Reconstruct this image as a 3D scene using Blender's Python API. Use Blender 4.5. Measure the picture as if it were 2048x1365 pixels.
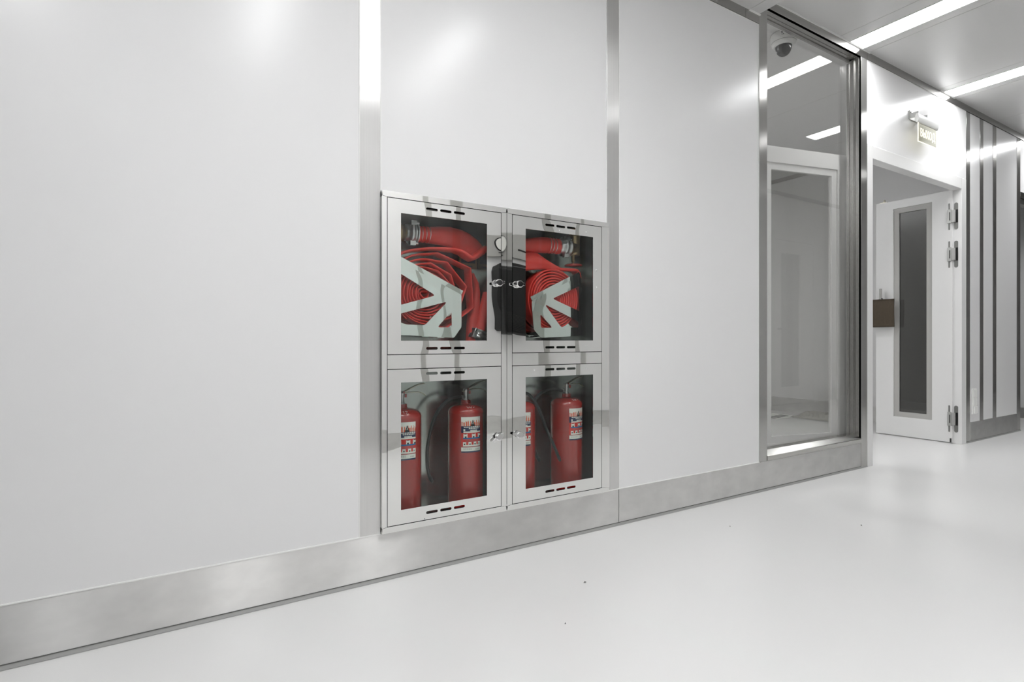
import bpy, bmesh, math, random
from mathutils import Vector, Matrix
random.seed(7)
PI = math.pi
S = bpy.context.scene
COL = S.collection
for o in list(bpy.data.objects):
    bpy.data.objects.remove(o)

# ------------------------------------------------------------------ camera
# metres; the cabinet wall is the plane y = 2, x runs along it to the right, camera above the origin
cam = bpy.data.cameras.new('camera')
cam_o = bpy.data.objects.new('camera', cam)
COL.objects.link(cam_o)
cam.sensor_width = 36.0
cam.lens = 1092.17 / 2048 * 36
cam.shift_y = -2.335 / 2048
cam.clip_start = 0.02
cam_o.location = (0, 0, 0.9017)
cam_o.rotation_euler = (PI / 2, 0, -0.54774)
S.camera = cam_o

# ------------------------------------------------------------------ world, exposure
w = bpy.data.worlds.new('world')
S.world = w
w.use_nodes = True
w.node_tree.nodes['Background'].inputs[0].default_value = (0.8, 0.8, 0.8, 1)
w.node_tree.nodes['Background'].inputs[1].default_value = 0.02
S.view_settings.view_transform = 'Standard'
S.view_settings.look = 'None'
S.view_settings.gamma = 1
S.view_settings.use_curve_mapping = False
S.view_settings.exposure = 1.04
LAMP = 15.5        # strength of the corridor luminaires

# ------------------------------------------------------------------ materials
def srgb(c):
    return tuple(((v / 12.92) if v <= 0.04045 else ((v + 0.055) / 1.055) ** 2.4) for v in c)

def mat(name, col, rough=0.5, metal=0.0, spec=0.5, emit=None, bump=None, aniso=None, noise=None, coat=0.0, rough_noise=None):
    m = bpy.data.materials.new(name)
    m.use_nodes = True
    nt = m.node_tree
    b = nt.nodes['Principled BSDF']
    c = srgb(col)
    b.inputs['Base Color'].default_value = (*c, 1)
    b.inputs['Roughness'].default_value = rough
    b.inputs['Metallic'].default_value = metal
    b.inputs['Specular IOR Level'].default_value = spec
    b.inputs['Coat Weight'].default_value = coat
    if coat:
        b.inputs['Coat Roughness'].default_value = 0.06
    if emit:
        b.inputs['Emission Color'].default_value = (*srgb(emit[0]), 1)
        b.inputs['Emission Strength'].default_value = emit[1]
    geo = nt.nodes.new('ShaderNodeNewGeometry')
    def noise_node(scale, detail=3.0):
        mp = nt.nodes.new('ShaderNodeMapping')
        mp.inputs['Scale'].default_value = scale
        nt.links.new(geo.outputs['Position'], mp.inputs['Vector'])
        n = nt.nodes.new('ShaderNodeTexNoise')
        n.inputs['Scale'].default_value = 1.0
        n.inputs['Detail'].default_value = detail
        nt.links.new(mp.outputs[0], n.inputs['Vector'])
        return n
    if noise:       # (scale xyz, strength): mottled tone of the surface itself
        n = noise_node(noise[0])
        mr = nt.nodes.new('ShaderNodeMapRange')
        mr.inputs['To Min'].default_value = 1 - noise[1]
        mr.inputs['To Max'].default_value = 1 + noise[1]
        nt.links.new(n.outputs['Fac'], mr.inputs['Value'])
        mx = nt.nodes.new('ShaderNodeVectorMath')
        mx.operation = 'SCALE'
        mx.inputs[0].default_value = c
        nt.links.new(mr.outputs[0], mx.inputs['Scale'])
        nt.links.new(mx.outputs[0], b.inputs['Base Color'])
    if rough_noise:
        n = noise_node(rough_noise[0])
        mr = nt.nodes.new('ShaderNodeMapRange')
        mr.inputs['From Min'].default_value = 0.3
        mr.inputs['From Max'].default_value = 0.7
        mr.inputs['To Min'].default_value = rough_noise[1]
        mr.inputs['To Max'].default_value = rough_noise[2]
        nt.links.new(n.outputs['Fac'], mr.inputs['Value'])
        nt.links.new(mr.outputs[0], b.inputs['Roughness'])
    if bump:        # (scale xyz, distance, detail)
        n = noise_node(bump[0], bump[2] if len(bump) > 2 else 0.0)
        bp = nt.nodes.new('ShaderNodeBump')
        bp.inputs['Strength'].default_value = 1.0
        bp.inputs['Distance'].default_value = bump[1]
        nt.links.new(n.outputs['Fac'], bp.inputs['Height'])
        nt.links.new(bp.outputs[0], b.inputs['Normal'])
    if aniso:       # (amount, tangent axis)
        b.inputs['Anisotropic'].default_value = aniso[0]
        cx = nt.nodes.new('ShaderNodeCombineXYZ')
        for i in range(3):
            cx.inputs[i].default_value = aniso[1][i]
        nt.links.new(cx.outputs[0], b.inputs['Tangent'])
    return m

def glass_mat(name, tint, ior=1.5, rough=0.0):
    m = bpy.data.materials.new(name)
    m.use_nodes = True
    nt = m.node_tree
    for n in list(nt.nodes):
        nt.nodes.remove(n)
    out = nt.nodes.new('ShaderNodeOutputMaterial')
    mix = nt.nodes.new('ShaderNodeMixShader')
    tr = nt.nodes.new('ShaderNodeBsdfTransparent')
    tr.inputs[0].default_value = (*tint, 1)
    gl = nt.nodes.new('ShaderNodeBsdfGlossy')
    gl.inputs['Roughness'].default_value = rough
    fr = nt.nodes.new('ShaderNodeFresnel')
    geo = nt.nodes.new('ShaderNodeNewGeometry')
    mr = nt.nodes.new('ShaderNodeMapRange')       # same reflectance on either face of the pane
    mr.inputs['To Min'].default_value = ior
    mr.inputs['To Max'].default_value = 1 / ior
    nt.links.new(geo.outputs['Backfacing'], mr.inputs['Value'])
    nt.links.new(mr.outputs[0], fr.inputs['IOR'])
    nt.links.new(fr.outputs[0], mix.inputs[0])
    nt.links.new(tr.outputs[0], mix.inputs[1])
    nt.links.new(gl.outputs[0], mix.inputs[2])
    nt.links.new(mix.outputs[0], out.inputs[0])
    return m

M = {}
M['wall'] = mat('white_coated_panel', (0.915, 0.913, 0.912), 0.24, spec=0.30)
M['wall_far'] = mat('white_room_panel', (0.90, 0.898, 0.896), 0.35)
M['ceiling'] = mat('ceiling_panel', (0.84, 0.837, 0.832), 0.28, spec=0.5)
M['floor'] = mat('white_floor_coating', (0.885, 0.883, 0.879), 0.26, spec=0.45, noise=((1.6, 1.6, 1), 0.008))
M['sealant'] = mat('white_sealant', (0.95, 0.95, 0.94), 0.4)
M['cove'] = mat('grey_sealant', (0.60, 0.60, 0.59), 0.5)
M['seam'] = mat('dark_seam', (0.40, 0.40, 0.39), 0.7)
M['steel_h'] = mat('brushed_steel_baseboard', (0.88, 0.876, 0.868), 0.37, 1.0, aniso=(1.0, (0, 0, 1)),
                   noise=((9, 9, 14), 0.15))
M['steel_v'] = mat('brushed_steel_trim', (0.74, 0.735, 0.725), 0.24, 1.0, aniso=(0.95, (1, 0, 0)), noise=((260, 260, 1.5), 0.05))
M['steel_wide'] = mat('brushed_steel_wide_trim', (0.87, 0.866, 0.86), 0.30, 1.0, aniso=(0.95, (1, 0, 0)), noise=((260, 260, 1.5), 0.05))
M['steel_jamb'] = mat('satin_steel_jamb', (0.68, 0.675, 0.665), 0.26, 1.0, noise=((260, 260, 1.5), 0.05))
M['steel_vy'] = mat('brushed_steel_jamb', (0.74, 0.735, 0.725), 0.22, 1.0, aniso=(0.9, (0, 1, 0)), noise=((260, 260, 1.5), 0.05))
M['steel_c'] = mat('brushed_steel_cornice', (0.66, 0.655, 0.645), 0.26, 1.0, aniso=(0.9, (0, 0, 1)), noise=((3, 3, 60), 0.04))
M['steel_cap'] = mat('satin_steel', (0.75, 0.745, 0.73), 0.22, 1.0)
M['mirror'] = mat('polished_steel_door', (0.90, 0.90, 0.89), 0.008, 1.0, bump=((4.6, 4.6, 5.2), 0.0034, 0.4))
M['mirror_frame'] = mat('polished_steel_frame', (0.90, 0.90, 0.89), 0.03, 1.0, bump=((8, 8, 2.5), 0.0016, 0))
M['plate'] = mat('polished_holder_plate', (0.92, 0.945, 0.93), 0.02, 1.0, bump=((10, 10, 8), 0.0024, 0.3))
M['shell'] = mat('galvanised_cabinet_interior', (0.72, 0.74, 0.725), 0.17, 0.95)
M['gap'] = mat('black_gap', (0.02, 0.02, 0.02), 0.9)
M['chrome'] = mat('chrome', (0.93, 0.93, 0.93), 0.05, 1.0)
M['alu'] = mat('cast_aluminium', (0.78, 0.78, 0.78), 0.3, 1.0, noise=((60, 60, 60), 0.08))
M['brass'] = mat('dull_brass', (0.70, 0.62, 0.47), 0.35, 0.9, noise=((40, 40, 40), 0.08))
M['hose'] = mat('red_woven_hose', (0.86, 0.25, 0.22), 0.60, noise=((22, 22, 22), 0.14), bump=((420, 420, 420), 0.0004, 1))
M['red'] = mat('red_gloss_paint', (0.64, 0.125, 0.105), 0.22, spec=0.6, coat=0.5)
M['rubber'] = mat('black_rubber', (0.10, 0.10, 0.10), 0.45)
M['lever'] = mat('zinc_lever', (0.78, 0.76, 0.70), 0.35, 0.6)
M['wire'] = mat('steel_wire', (0.85, 0.85, 0.85), 0.25, 1.0)
M['doorwhite'] = mat('white_door_paint', (0.90, 0.898, 0.893), 0.30)
M['bead'] = mat('grey_glazing_bead', (0.70, 0.695, 0.68), 0.4)
M['hinge'] = mat('grey_hinge_plate', (0.50, 0.50, 0.49), 0.4, 0.7)
M['hinge_arm'] = mat('pale_hinge_arm', (0.70, 0.70, 0.69), 0.35, 0.6)
M['black'] = mat('black_plastic', (0.07, 0.07, 0.07), 0.35)
M['dark'] = mat('dark_plastic', (0.16, 0.16, 0.16), 0.4)
M['dome'] = mat('smoked_dome', (0.07, 0.07, 0.075), 0.08, spec=0.6)
M['camwhite'] = mat('white_plastic', (0.88, 0.88, 0.87), 0.4)
M['bag'] = mat('brown_card', (0.30, 0.26, 0.21), 0.8, noise=((70, 70, 40), 0.18))
M['paper'] = mat('white_paper', (0.92, 0.92, 0.90), 0.7)
M['ink'] = mat('dark_ink', (0.14, 0.14, 0.14), 0.7)
M['film'] = mat('grey_crumpled_film', (0.66, 0.65, 0.62), 0.25)
M['lamp'] = mat('lamp_diffuser', (0.95, 0.95, 0.95), 0.5, emit=((0.992, 0.996, 1.0), LAMP * 0.92))
M['lamp_right'] = mat('bright_lamp_diffuser', (0.95, 0.95, 0.95), 0.5, emit=((0.992, 0.996, 1.0), LAMP * 0.98))
M['lamp_added'] = mat('added_lamp_diffuser', (0.95, 0.95, 0.95), 0.5, emit=((0.992, 0.996, 1.0), LAMP * 0.60))  # for the two lamps added to brighten the back room
M['signlit'] = mat('edge_lit_lettering', (0.97, 0.96, 0.90), 0.4, emit=((1.0, 0.97, 0.88), 0.45))
M['gauge'] = mat('gauge_face', (0.93, 0.93, 0.91), 0.4)
M['chip'] = mat('grey_chip', (0.45, 0.45, 0.44), 0.7)
M['sticker'] = mat('amber_sticker', (0.55, 0.42, 0.22), 0.6)
M['glass'] = glass_mat('window_glass', (0.96, 0.96, 0.955), 1.52)
M['cabglass'] = glass_mat('cabinet_glass', (0.94, 0.955, 0.945), 1.40)
M['leafglass'] = glass_mat('door_glass', (0.86, 0.86, 0.85), 1.5)
M['smokeglass'] = glass_mat('grey_door_glass_pane', (0.40, 0.40, 0.39), 1.45)
M['acrylic'] = glass_mat('clear_acrylic', (0.86, 0.855, 0.80), 1.3)
M['darkglass'] = mat('grey_door_glass', (0.66, 0.66, 0.65), 0.06, spec=0.6)
def prismatic(m, k):
    nt = m.node_tree; b = nt.nodes['Principled BSDF']
    geo = nt.nodes.new('ShaderNodeNewGeometry')
    dp = nt.nodes.new('ShaderNodeVectorMath'); dp.operation = 'DOT_PRODUCT'
    nt.links.new(geo.outputs['Incoming'], dp.inputs[0]); nt.links.new(geo.outputs['Normal'], dp.inputs[1])
    ab = nt.nodes.new('ShaderNodeMath'); ab.operation = 'ABSOLUTE'; nt.links.new(dp.outputs['Value'], ab.inputs[0])
    mr = nt.nodes.new('ShaderNodeMapRange'); nt.links.new(ab.outputs[0], mr.inputs['Value'])
    mr.inputs['To Min'].default_value = 0.40 * k; mr.inputs['To Max'].default_value = k
    nt.links.new(mr.outputs[0], b.inputs['Emission Strength'])
prismatic(M['lamp'], LAMP * 1.15); prismatic(M['lamp_right'], LAMP * 1.22); prismatic(M['lamp_added'], LAMP * 1.15)
# label inks
LC = {'w': (0.90, 0.90, 0.87), 'o': (0.85, 0.36, 0.20), 'n': (0.10, 0.15, 0.30), 'b': (0.05, 0.42, 0.62),
      'r': (0.80, 0.17, 0.13), 'k': (0.12, 0.14, 0.16), 'g': (0.62, 0.62, 0.62), 'p': (0.55, 0.45, 0.45)}
for k, c in LC.items():
    M['ink_' + k] = mat('label_ink_' + {'w': 'white', 'o': 'orange', 'n': 'navy', 'b': 'blue', 'r': 'red', 'k': 'dark', 'g': 'grey', 'p': 'pinkish'}[k], c, 0.4)

# ------------------------------------------------------------------ mesh helpers
class MB:
    def __init__(self):
        self.v = []; self.f = []; self.mi = []; self.sm = []
    def add(self, vs, fs, mi=0, smooth=False):
        o = len(self.v)
        self.v += [tuple(p) for p in vs]
        for f in fs:
            self.f.append([i + o for i in f]); self.mi.append(mi); self.sm.append(smooth)
        return self
    def box(self, x0, x1, y0, y1, z0, z1, mi=0):
        vs = [(x, y, z) for z in (z0, z1) for y in (y0, y1) for x in (x0, x1)]
        return self.add(vs, [(0, 2, 3, 1), (4, 5, 7, 6), (0, 1, 5, 4), (2, 6, 7, 3), (0, 4, 6, 2), (1, 3, 7, 5)], mi)
    def cyl(self, a, b, r, r2=None, n=24, mi=0, caps=True):
        a = Vector(a); b = Vector(b); r2 = r if r2 is None else r2
        d = (b - a).normalized()
        u = d.orthogonal().normalized(); w_ = d.cross(u)
        vs = []
        for c, rr in ((a, r), (b, r2)):
            for i in range(n):
                t = 2 * PI * i / n
                vs.append(c + (u * math.cos(t) + w_ * math.sin(t)) * rr)
        self.add(vs, [(i, (i + 1) % n, n + (i + 1) % n, n + i) for i in range(n)], mi, True)
        if caps:
            self.add(vs[:n], [tuple(reversed(range(n)))], mi)
            self.add(vs[n:], [tuple(range(n))], mi)
        return self
    def lathe(self, c, prof, n=40, mi=0, axis='z'):
        c = Vector(c); vs = []
        for (r, h) in prof:
            for i in range(n):
                t = 2 * PI * i / n
                p = (r * math.cos(t), r * math.sin(t), h)
                if axis == 'x': p = (h, p[0], p[1])
                if axis == 'y': p = (p[1], h, p[0])
                vs.append(c + Vector(p))
        m = len(prof)
        fs = [(k * n + i, k * n + (i + 1) % n, (k + 1) * n + (i + 1) % n, (k + 1) * n + i) for k in range(m - 1) for i in range(n)]
        self.add(vs, fs, mi, True)
        self.add(vs[:n], [tuple(reversed(range(n)))], mi, False)
        self.add(vs[-n:], [tuple(range(n))], mi, False)
        return self
    def tube(self, pts, rad, n=10, mi=0):
        pts = [Vector(p) for p in pts]
        if not hasattr(rad, '__len__'): rad = [rad] * len(pts)
        vs = []; u = None
        for i, p in enumerate(pts):
            t = (pts[min(i + 1, len(pts) - 1)] - pts[max(i - 1, 0)]).normalized()
            u = t.orthogonal().normalized() if u is None else (u - t * u.dot(t)).normalized()
            w_ = t.cross(u)
            for k in range(n):
                a = 2 * PI * k / n
                vs.append(p + (u * math.cos(a) + w_ * math.sin(a)) * rad[i])
        m = len(pts)
        self.add(vs, [(i * n + k, i * n + (k + 1) % n, (i + 1) * n + (k + 1) % n, (i + 1) * n + k) for i in range(m - 1) for k in range(n)], mi, True)
        self.add(vs[:n], [tuple(reversed(range(n)))], mi)
        self.add(vs[-n:], [tuple(range(n))], mi)
        return self
    def strap(self, pts, hy, ht, mi=0, n=14, squash=0.45, smooth=True):
        """loft lying in the x-z plane: pts (x, y, z), half width hy along y, half thickness ht in the plane"""
        pts = [Vector(p) for p in pts]
        if not hasattr(hy, '__len__'): hy = [hy] * len(pts)
        if not hasattr(ht, '__len__'): ht = [ht] * len(pts)
        vs = []
        for i, p in enumerate(pts):
            t = pts[min(i + 1, len(pts) - 1)] - pts[max(i - 1, 0)]
            t.y = 0; t.normalize()
            nr = Vector((-t.z, 0, t.x))
            for k in range(n):
                a = 2 * PI * k / n
                ca, sa = math.cos(a), math.sin(a)
                sx = math.copysign(abs(ca) ** squash, ca); sy = math.copysign(abs(sa) ** 0.9, sa)
                vs.append(p + nr * (ht[i] * sy) + Vector((0, hy[i] * sx, 0)))
        m = len(pts)
        self.add(vs, [(i * n + k, (i + 1) * n + k, (i + 1) * n + (k + 1) % n, i * n + (k + 1) % n) for i in range(m - 1) for k in range(n)], mi, smooth)
        self.add(vs[:n], [tuple(range(n))], mi)
        self.add(vs[-n:], [tuple(reversed(range(n)))], mi)
        return self
    def build(self, name, mats, parent=None, bevel=0.0, seg=2, weld=False):
        me = bpy.data.meshes.new(name)
        me.from_pydata(self.v, [], self.f)
        if not isinstance(mats, (list, tuple)): mats = [mats]
        for m in mats: me.materials.append(m)
        for p, mi, sm in zip(me.polygons, self.mi, self.sm):
            p.material_index = mi; p.use_smooth = sm
        me.update()
        o = bpy.data.objects.new(name, me)
        COL.objects.link(o)
        if bevel:
            bv = o.modifiers.new('bevel', 'BEVEL')
            bv.width = bevel; bv.segments = seg; bv.limit_method = 'ANGLE'
            bv.angle_limit = math.radians(40)
        if parent: attach(o, parent)
        return o

def attach(o, parent):
    """parent without moving: parents here carry only a translation"""
    o.parent = parent
    o.matrix_parent_inverse = world_of(parent).inverted()

def world_of(p):
    if p is None: return Matrix.Identity(4)
    return world_of(p.parent) @ p.matrix_parent_inverse @ p.matrix_basis

def empty(name, loc, label, cat, group=None):
    o = bpy.data.objects.new(name, None)
    o.empty_display_size = 0.05
    COL.objects.link(o); o.location = loc
    return tag(o, label, cat, group)

def tag(o, label, cat, group=None):
    o['label'] = label; o['category'] = cat
    if group: o['group'] = group
    return o

def struct(o):
    o['kind'] = 'structure'
    return o

def rrect(x0, x1, z0, z1, r=0.0, n=6):
    if r <= 0: return [(x0, z0), (x1, z0), (x1, z1), (x0, z1)]
    pts = []
    for cx, cz, a0 in ((x1 - r, z0 + r, -PI / 2), (x1 - r, z1 - r, 0), (x0 + r, z1 - r, PI / 2), (x0 + r, z0 + r, PI)):
        for i in range(n + 1):
            a = a0 + PI / 2 * i / n
            pts.append((cx + r * math.cos(a), cz + r * math.sin(a)))
    return pts

def rpoly(pts, r, n=5):
    """round the corners of a polygon"""
    out = []
    L = len(pts)
    for i in range(L):
        p = Vector(pts[i]); a = Vector(pts[i - 1]); b = Vector(pts[(i + 1) % L])
        rr = r[i] if hasattr(r, '__len__') else r
        d1 = (a - p); d2 = (b - p)
        k = min(rr, d1.length * 0.45, d2.length * 0.45)
        s = p + d1.normalized() * k; e = p + d2.normalized() * k
        if k < 1e-5:
            out.append(tuple(p)); continue
        for j in range(n + 1):
            t = j / n
            out.append(tuple(s * (1 - t) ** 2 + p * 2 * t * (1 - t) + e * t * t))
    return out

def sheet(name, loops, y0, y1, m, parent=None, bevel=0.0, axis='y'):
    """flat plate in the x-z plane with holes, from y0 (front) to y1 (back)"""
    cu = bpy.data.curves.new(name, 'CURVE')
    cu.dimensions = '2D'; cu.fill_mode = 'BOTH'
    t = abs(y1 - y0)
    cu.extrude = t / 2 - bevel
    cu.bevel_depth = bevel
    cu.bevel_resolution = 1
    if bevel: cu.offset = -bevel
    for lp in loops:
        sp = cu.splines.new('POLY')
        sp.points.add(len(lp) - 1)
        for i, (a, b) in enumerate(lp): sp.points[i].co = (a, b, 0, 1)
        sp.use_cyclic_u = True
    return from_curve(name, cu, (y0 + y1) / 2, m, parent, axis)

def from_curve(name, cu, yc, m, parent, axis='y'):
    tmp = bpy.data.objects.new('tmp', cu)
    COL.objects.link(tmp)
    dg = bpy.context.evaluated_depsgraph_get()
    dg.update()
    me = bpy.data.meshes.new_from_object(tmp.evaluated_get(dg))
    bpy.data.objects.remove(tmp); bpy.data.curves.remove(cu)
    for v in me.vertices:
        x, y, z = v.co
        if axis == 'y': v.co = (x, yc - z, y)            # faces -y
        elif axis == 'x': v.co = (yc - z, x, y)
        else: v.co = (x, y, yc + z)
    if axis == 'x': me.flip_normals()
    me.name = name
    me.materials.clear(); me.materials.append(m)
    for p in me.polygons: p.use_smooth = False; p.material_index = 0
    o = bpy.data.objects.new(name, me)
    COL.objects.link(o)
    if parent: attach(o, parent)
    return o

def text(name, s, x0, z0, size, width, y, depth, m, parent, align='LEFT'):
    cu = bpy.data.curves.new(name, 'FONT')
    cu.body = s; cu.size = size; cu.extrude = depth; cu.align_x = align
    tmp = bpy.data.objects.new('tmp', cu)
    COL.objects.link(tmp)
    dg = bpy.context.evaluated_depsgraph_get(); dg.update()
    me = bpy.data.meshes.new_from_object(tmp.evaluated_get(dg))
    bpy.data.objects.remove(tmp); bpy.data.curves.remove(cu)
    xs = [v.co.x for v in me.vertices]; k = width / (max(xs) - min(xs)); x_min = min(xs)
    for v in me.vertices:
        v.co = (x0 + (v.co.x - x_min) * k, y - v.co.z, z0 + v.co.y)
    me.materials.clear(); me.materials.append(m)
    for p in me.polygons: p.material_index = 0
    o = bpy.data.objects.new(name, me)
    COL.objects.link(o)
    if parent: attach(o, parent)
    return o

# ================================================================== SETTING
ZL, ZR = 2.824, 2.946          # ceiling of the left and of the right stretch
YN = -0.36                     # face of the opposite corridor wall
XE = 8.30                      # end of the side space past the striped wall
XC = 17.0                      # far end of the corridor

# floor (corridor, back room and the space past the corner)
struct(MB().box(-9.1, XC + 0.1, YN - 0.12, 5.8, -0.10, 0.0).build('floor', M['floor']))

# ceilings: panels with dark joints between them
def ceiling(name, z, x_joints, y0, y1):
    b = MB()
    for i in range(len(x_joints) - 1):
        b.box(x_joints[i] + 0.0015, x_joints[i + 1] - 0.0015, y0, y1, z, z + 0.05)
    b.box(x_joints[0], x_joints[-1], y0, y1, z + 0.006, z + 0.06, 1)
    return struct(b.build(name, [M['ceiling'], M['seam']]))
ceiling('ceiling', ZL, [-9.0, -7.4, -6.2, -5.0, -4.0, -2.86, -1.76, -0.64, 0.52, 1.62, 2.832, 2.922], YN, 2.10)
ceiling('ceiling', ZR, [2.922, 3.80, 4.188, 5.285, 5.64, 6.50, 7.30, 8.50, 9.7, 10.9, 12.1, 13.3, 14.5, 15.7, XC], YN, 2.10)
struct(MB().box(2.86, 2.9225, YN, 2.0, ZL + 0.001, ZR + 0.06).build('trim_1', M['ceiling']))          # step between the two heights
ceiling('ceiling', ZR, [2.30, 3.45, 4.65, 5.85, 7.10, XE + 0.1], 2.10, 5.8)

# the wall with the cabinets: white coated panels, each stretch between steel trims
b = MB()
b.box(-9.0, 0.566, 2.0, 2.10, 0.0, ZL + 0.1)
b.box(0.566, 0.643, 2.002, 2.10, 0.0, ZL + 0.1)
b.box(0.643, 1.751, 2.0, 2.10, 1.4595, ZL + 0.1)
b.box(0.643, 1.751, 2.0, 2.10, 0.0, 0.176)
b.box(1.751, 1.828, 2.002, 2.10, 0.0, ZL + 0.1)
b.box(1.828, 2.932, 2.0, 2.10, 0.0, ZL + 0.15)
b.box(2.932, 4.169, 2.01, 2.10, 0.0, 0.19)
b.box(2.932, 3.000, 2.01, 2.10, 0.0, ZR + 0.05)
b.box(3.000, 4.169, 2.01, 2.10, 2.893, ZR + 0.05)
b.box(4.095, 4.169, 2.01, 2.10, 0.0, ZR + 0.05)
b.box(4.169, 5.849, 2.0, 2.10, 2.297, ZR + 0.05)
b.box(5.849, 7.122, 2.0, 2.10, 0.0, ZR + 0.05)
b.box(7.122, 8.50, 2.0, 2.10, 2.373, ZR + 0.05)
b.box(8.50, XC, 2.0, 2.10, 0, ZR + 0.05)
struct(b.build('wall_back', M['wall']))
# opposite wall, ends
b = MB()
b.box(-9.0, XC, YN - 0.1, YN, 0.0, ZR + 0.05)
struct(b.build('wall_front', M['wall']))
struct(MB().box(-9.1, -9.0, YN - 0.1, 2.10, 0.0, ZR + 0.05).build('wall_left', M['wall']))
struct(MB().box(XC, XC + 0.1, YN, 2.1, 0.0, ZR + 0.05).build('wall_right', M['wall']))
struct(MB().box(XE, XE + 0.1, 2.10, 5.8, 0.0, ZR + 0.05).build('wall_right', M['wall_far']))
# back room shell
struct(MB().box(2.30, 2.40, 2.10, 5.7, 0.0, ZR + 0.05).build('wall_left', M['wall_far']))
struct(MB().box(2.30, XE + 0.1, 5.7, 5.8, 0.0, ZR + 0.05).build('wall_back', M['wall_far']))
struct(MB().box(6.50, 6.60, 2.10, 5.7, 0.0, ZR + 0.05).build('wall_right', M['wall_far']))
struct(MB().box(6.490, 6.50, 2.10, 5.7, 0.0, 0.176).build('baseboard_right', M['steel_h']))
struct(MB().box(2.40, 6.49, 5.69, 5.70, 0.0, 0.176).build('baseboard_back', M['steel_h']))
b = MB()
b.box(6.49, 6.50, 2.10, 5.7, ZR - 0.05, ZR)
struct(b.build('trim_2', M['steel_cap']))

# baseboards of the corridor
b = MB()
for x0, x1 in ((-9.0, -1.9), (-1.897, 1.8255), (1.8285, 4.0875), (5.9275, 7.034)):
    b.box(x0, x1, 1.997, 2.01, 0.012, 0.1755)
b.box(8.50, XC, 1.997, 2.01, 0.012, 0.1755)
struct(b.build('baseboard_back', M['steel_h'], bevel=0.0012))
b = MB()
for x0, x1 in ((-9.0, -0.8), (-0.797, 3.0), (3.003, 6.78), (8.0, XC)):
    b.box(x0, x1, YN, YN + 0.006, 0.0, 0.176)
struct(b.build('baseboard_front', M['steel_h']))
struct(MB().box(XE - 0.006, XE, 2.1, 5.7, 0.0, 0.12).build('baseboard_right', M['steel_h']))
# sealant beads: white above the baseboard, grey cove along the floor, dark seams
b = MB()
for x0, x1 in ((-9.0, 0.642), (1.752, 2.932)):
    b.box(x0, x1, 1.9955, 2.001, 0.1745, 0.1785)
for x in (0.563, 1.7485, 1.8285, 2.9295):
    b.box(x, x + 0.003, 1.9975, 2.001, 0.178, ZL - 0.05)
b.box(0.6425, 0.6455, 1.9975, 2.001, 1.4605, ZL - 0.05)
b.box(1.828, 2.93, 1.9965, 2.0, 2.768, 2.7705)
b.box(4.169, 4.172, 1.9975, 2.001, 2.297, ZR - 0.055)
b.box(4.17, 5.84, 1.9965, 2.0, 2.889, 2.892)
struct(b.build('trim_3', M['sealant']))
b = MB()
for x0, x1 in ((-9.0, 4.169), (5.849, 7.122)):
    b.add([(x0, 1.990, 0.001), (x1, 1.990, 0.001), (x1, 1.999, 0.013), (x0, 1.999, 0.013), (x0, 1.999, 0.001), (x1, 1.999, 0.001)],
          [(0, 1, 2, 3), (0, 3, 4), (1, 5, 2), (0, 4, 5, 1)])
struct(b.build('trim_4', M['cove']))
b = MB()
b.box(-9.0, 4.169, 1.9962, 1.9985, 0.0125, 0.0145); b.box(5.85, 7.12, 1.9962, 1.9985, 0.0125, 0.0145)
b.box(1.8255, 1.8285, 1.999, 2.0, 0.012, 0.1755)
b.box(-1.9, -1.897, 1.999, 2.0, 0.012, 0.1755)
struct(b.build('trim_5', M['seam']))

# vertical steel trims between the wall panels: each its own strip
def vtrim(i, x0, x1, z0, z1, y=1.9975, m='steel_v'):
    struct(MB().box(x0, x1, y, 2.004, z0, z1).build('trim_%d' % i, M[m], bevel=0.0008))
vtrim(6, 0.566, 0.6425, 0.1785, 2.770, m='steel_wide')
vtrim(7, 1.7515, 1.828, 0.1785, 2.770, m='steel_wide')
vtrim(8, 5.849, 5.926, 0.0, 2.890)
vtrim(9, 6.143, 6.215, 0.176, 2.890)
vtrim(10, 6.438, 6.515, 0.176, 2.890)
vtrim(11, 7.035, 7.122, 0.0, 2.890)
# cornices
b = MB()
b.box(-9.0, 2.80, 1.994, 2.004, 2.770, ZL); b.box(2.8015, 2.9285, 1.994, 2.004, 2.770, ZL)
struct(b.build('trim_12', M['steel_c']))
struct(MB().box(4.1695, XC, 1.994, 2.004, 2.892, ZR).build('trim_13', M['steel_c']))
b = MB()
b.box(3.0, XC, YN, YN + 0.005, 2.892, ZR); b.box(-9.0, 2.9, YN, YN + 0.005, 2.77, ZL)
struct(b.build('trim_14', M['steel_c']))
# pale edge profile under the ceiling joint
b = MB()
b.box(2.83, 2.932, 1.986, 1.994, ZL - 0.006, ZL)
b.box(2.925, 4.20, 1.986, 1.994, ZR - 0.006, ZR); b.box(5.33, 5.60, 1.986, 1.994, ZR - 0.006, ZR)
struct(b.build('trim_15', M['sealant']))

# ---- fixed window with steel frame, recessed pane
win = struct(MB().box(3.007, 4.088, 2.068, 2.074, 0.226, 2.890).build('window_1', M['glass']))
b = MB()
b.box(2.932, 3.007, 1.996, 2.085, 0.176, ZR - 0.001)                       # left post
f1 = b.build('window_frame', M['steel_v'], win, bevel=0.001)
b = MB()
b.box(4.088, 4.169, 1.996, 2.010, 0.0, ZR - 0.002)                         # right post front
f2 = b.build('window_frame', M['steel_v'], win, bevel=0.001)
b = MB()                                                                    # right jamb in steps
b.box(4.086, 4.168, 2.010, 2.035, 0.20, 2.89)
b.box(4.080, 4.168, 2.035, 2.040, 0.20, 2.89)
b.box(4.074, 4.168, 2.040, 2.066, 0.20, 2.88)
b.box(4.068, 4.168, 2.066, 2.085, 0.20, 2.87)
b.build('window_frame', M['steel_jamb'], win, bevel=0.001)
b = MB()                                                                    # header and stepped soffit
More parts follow.
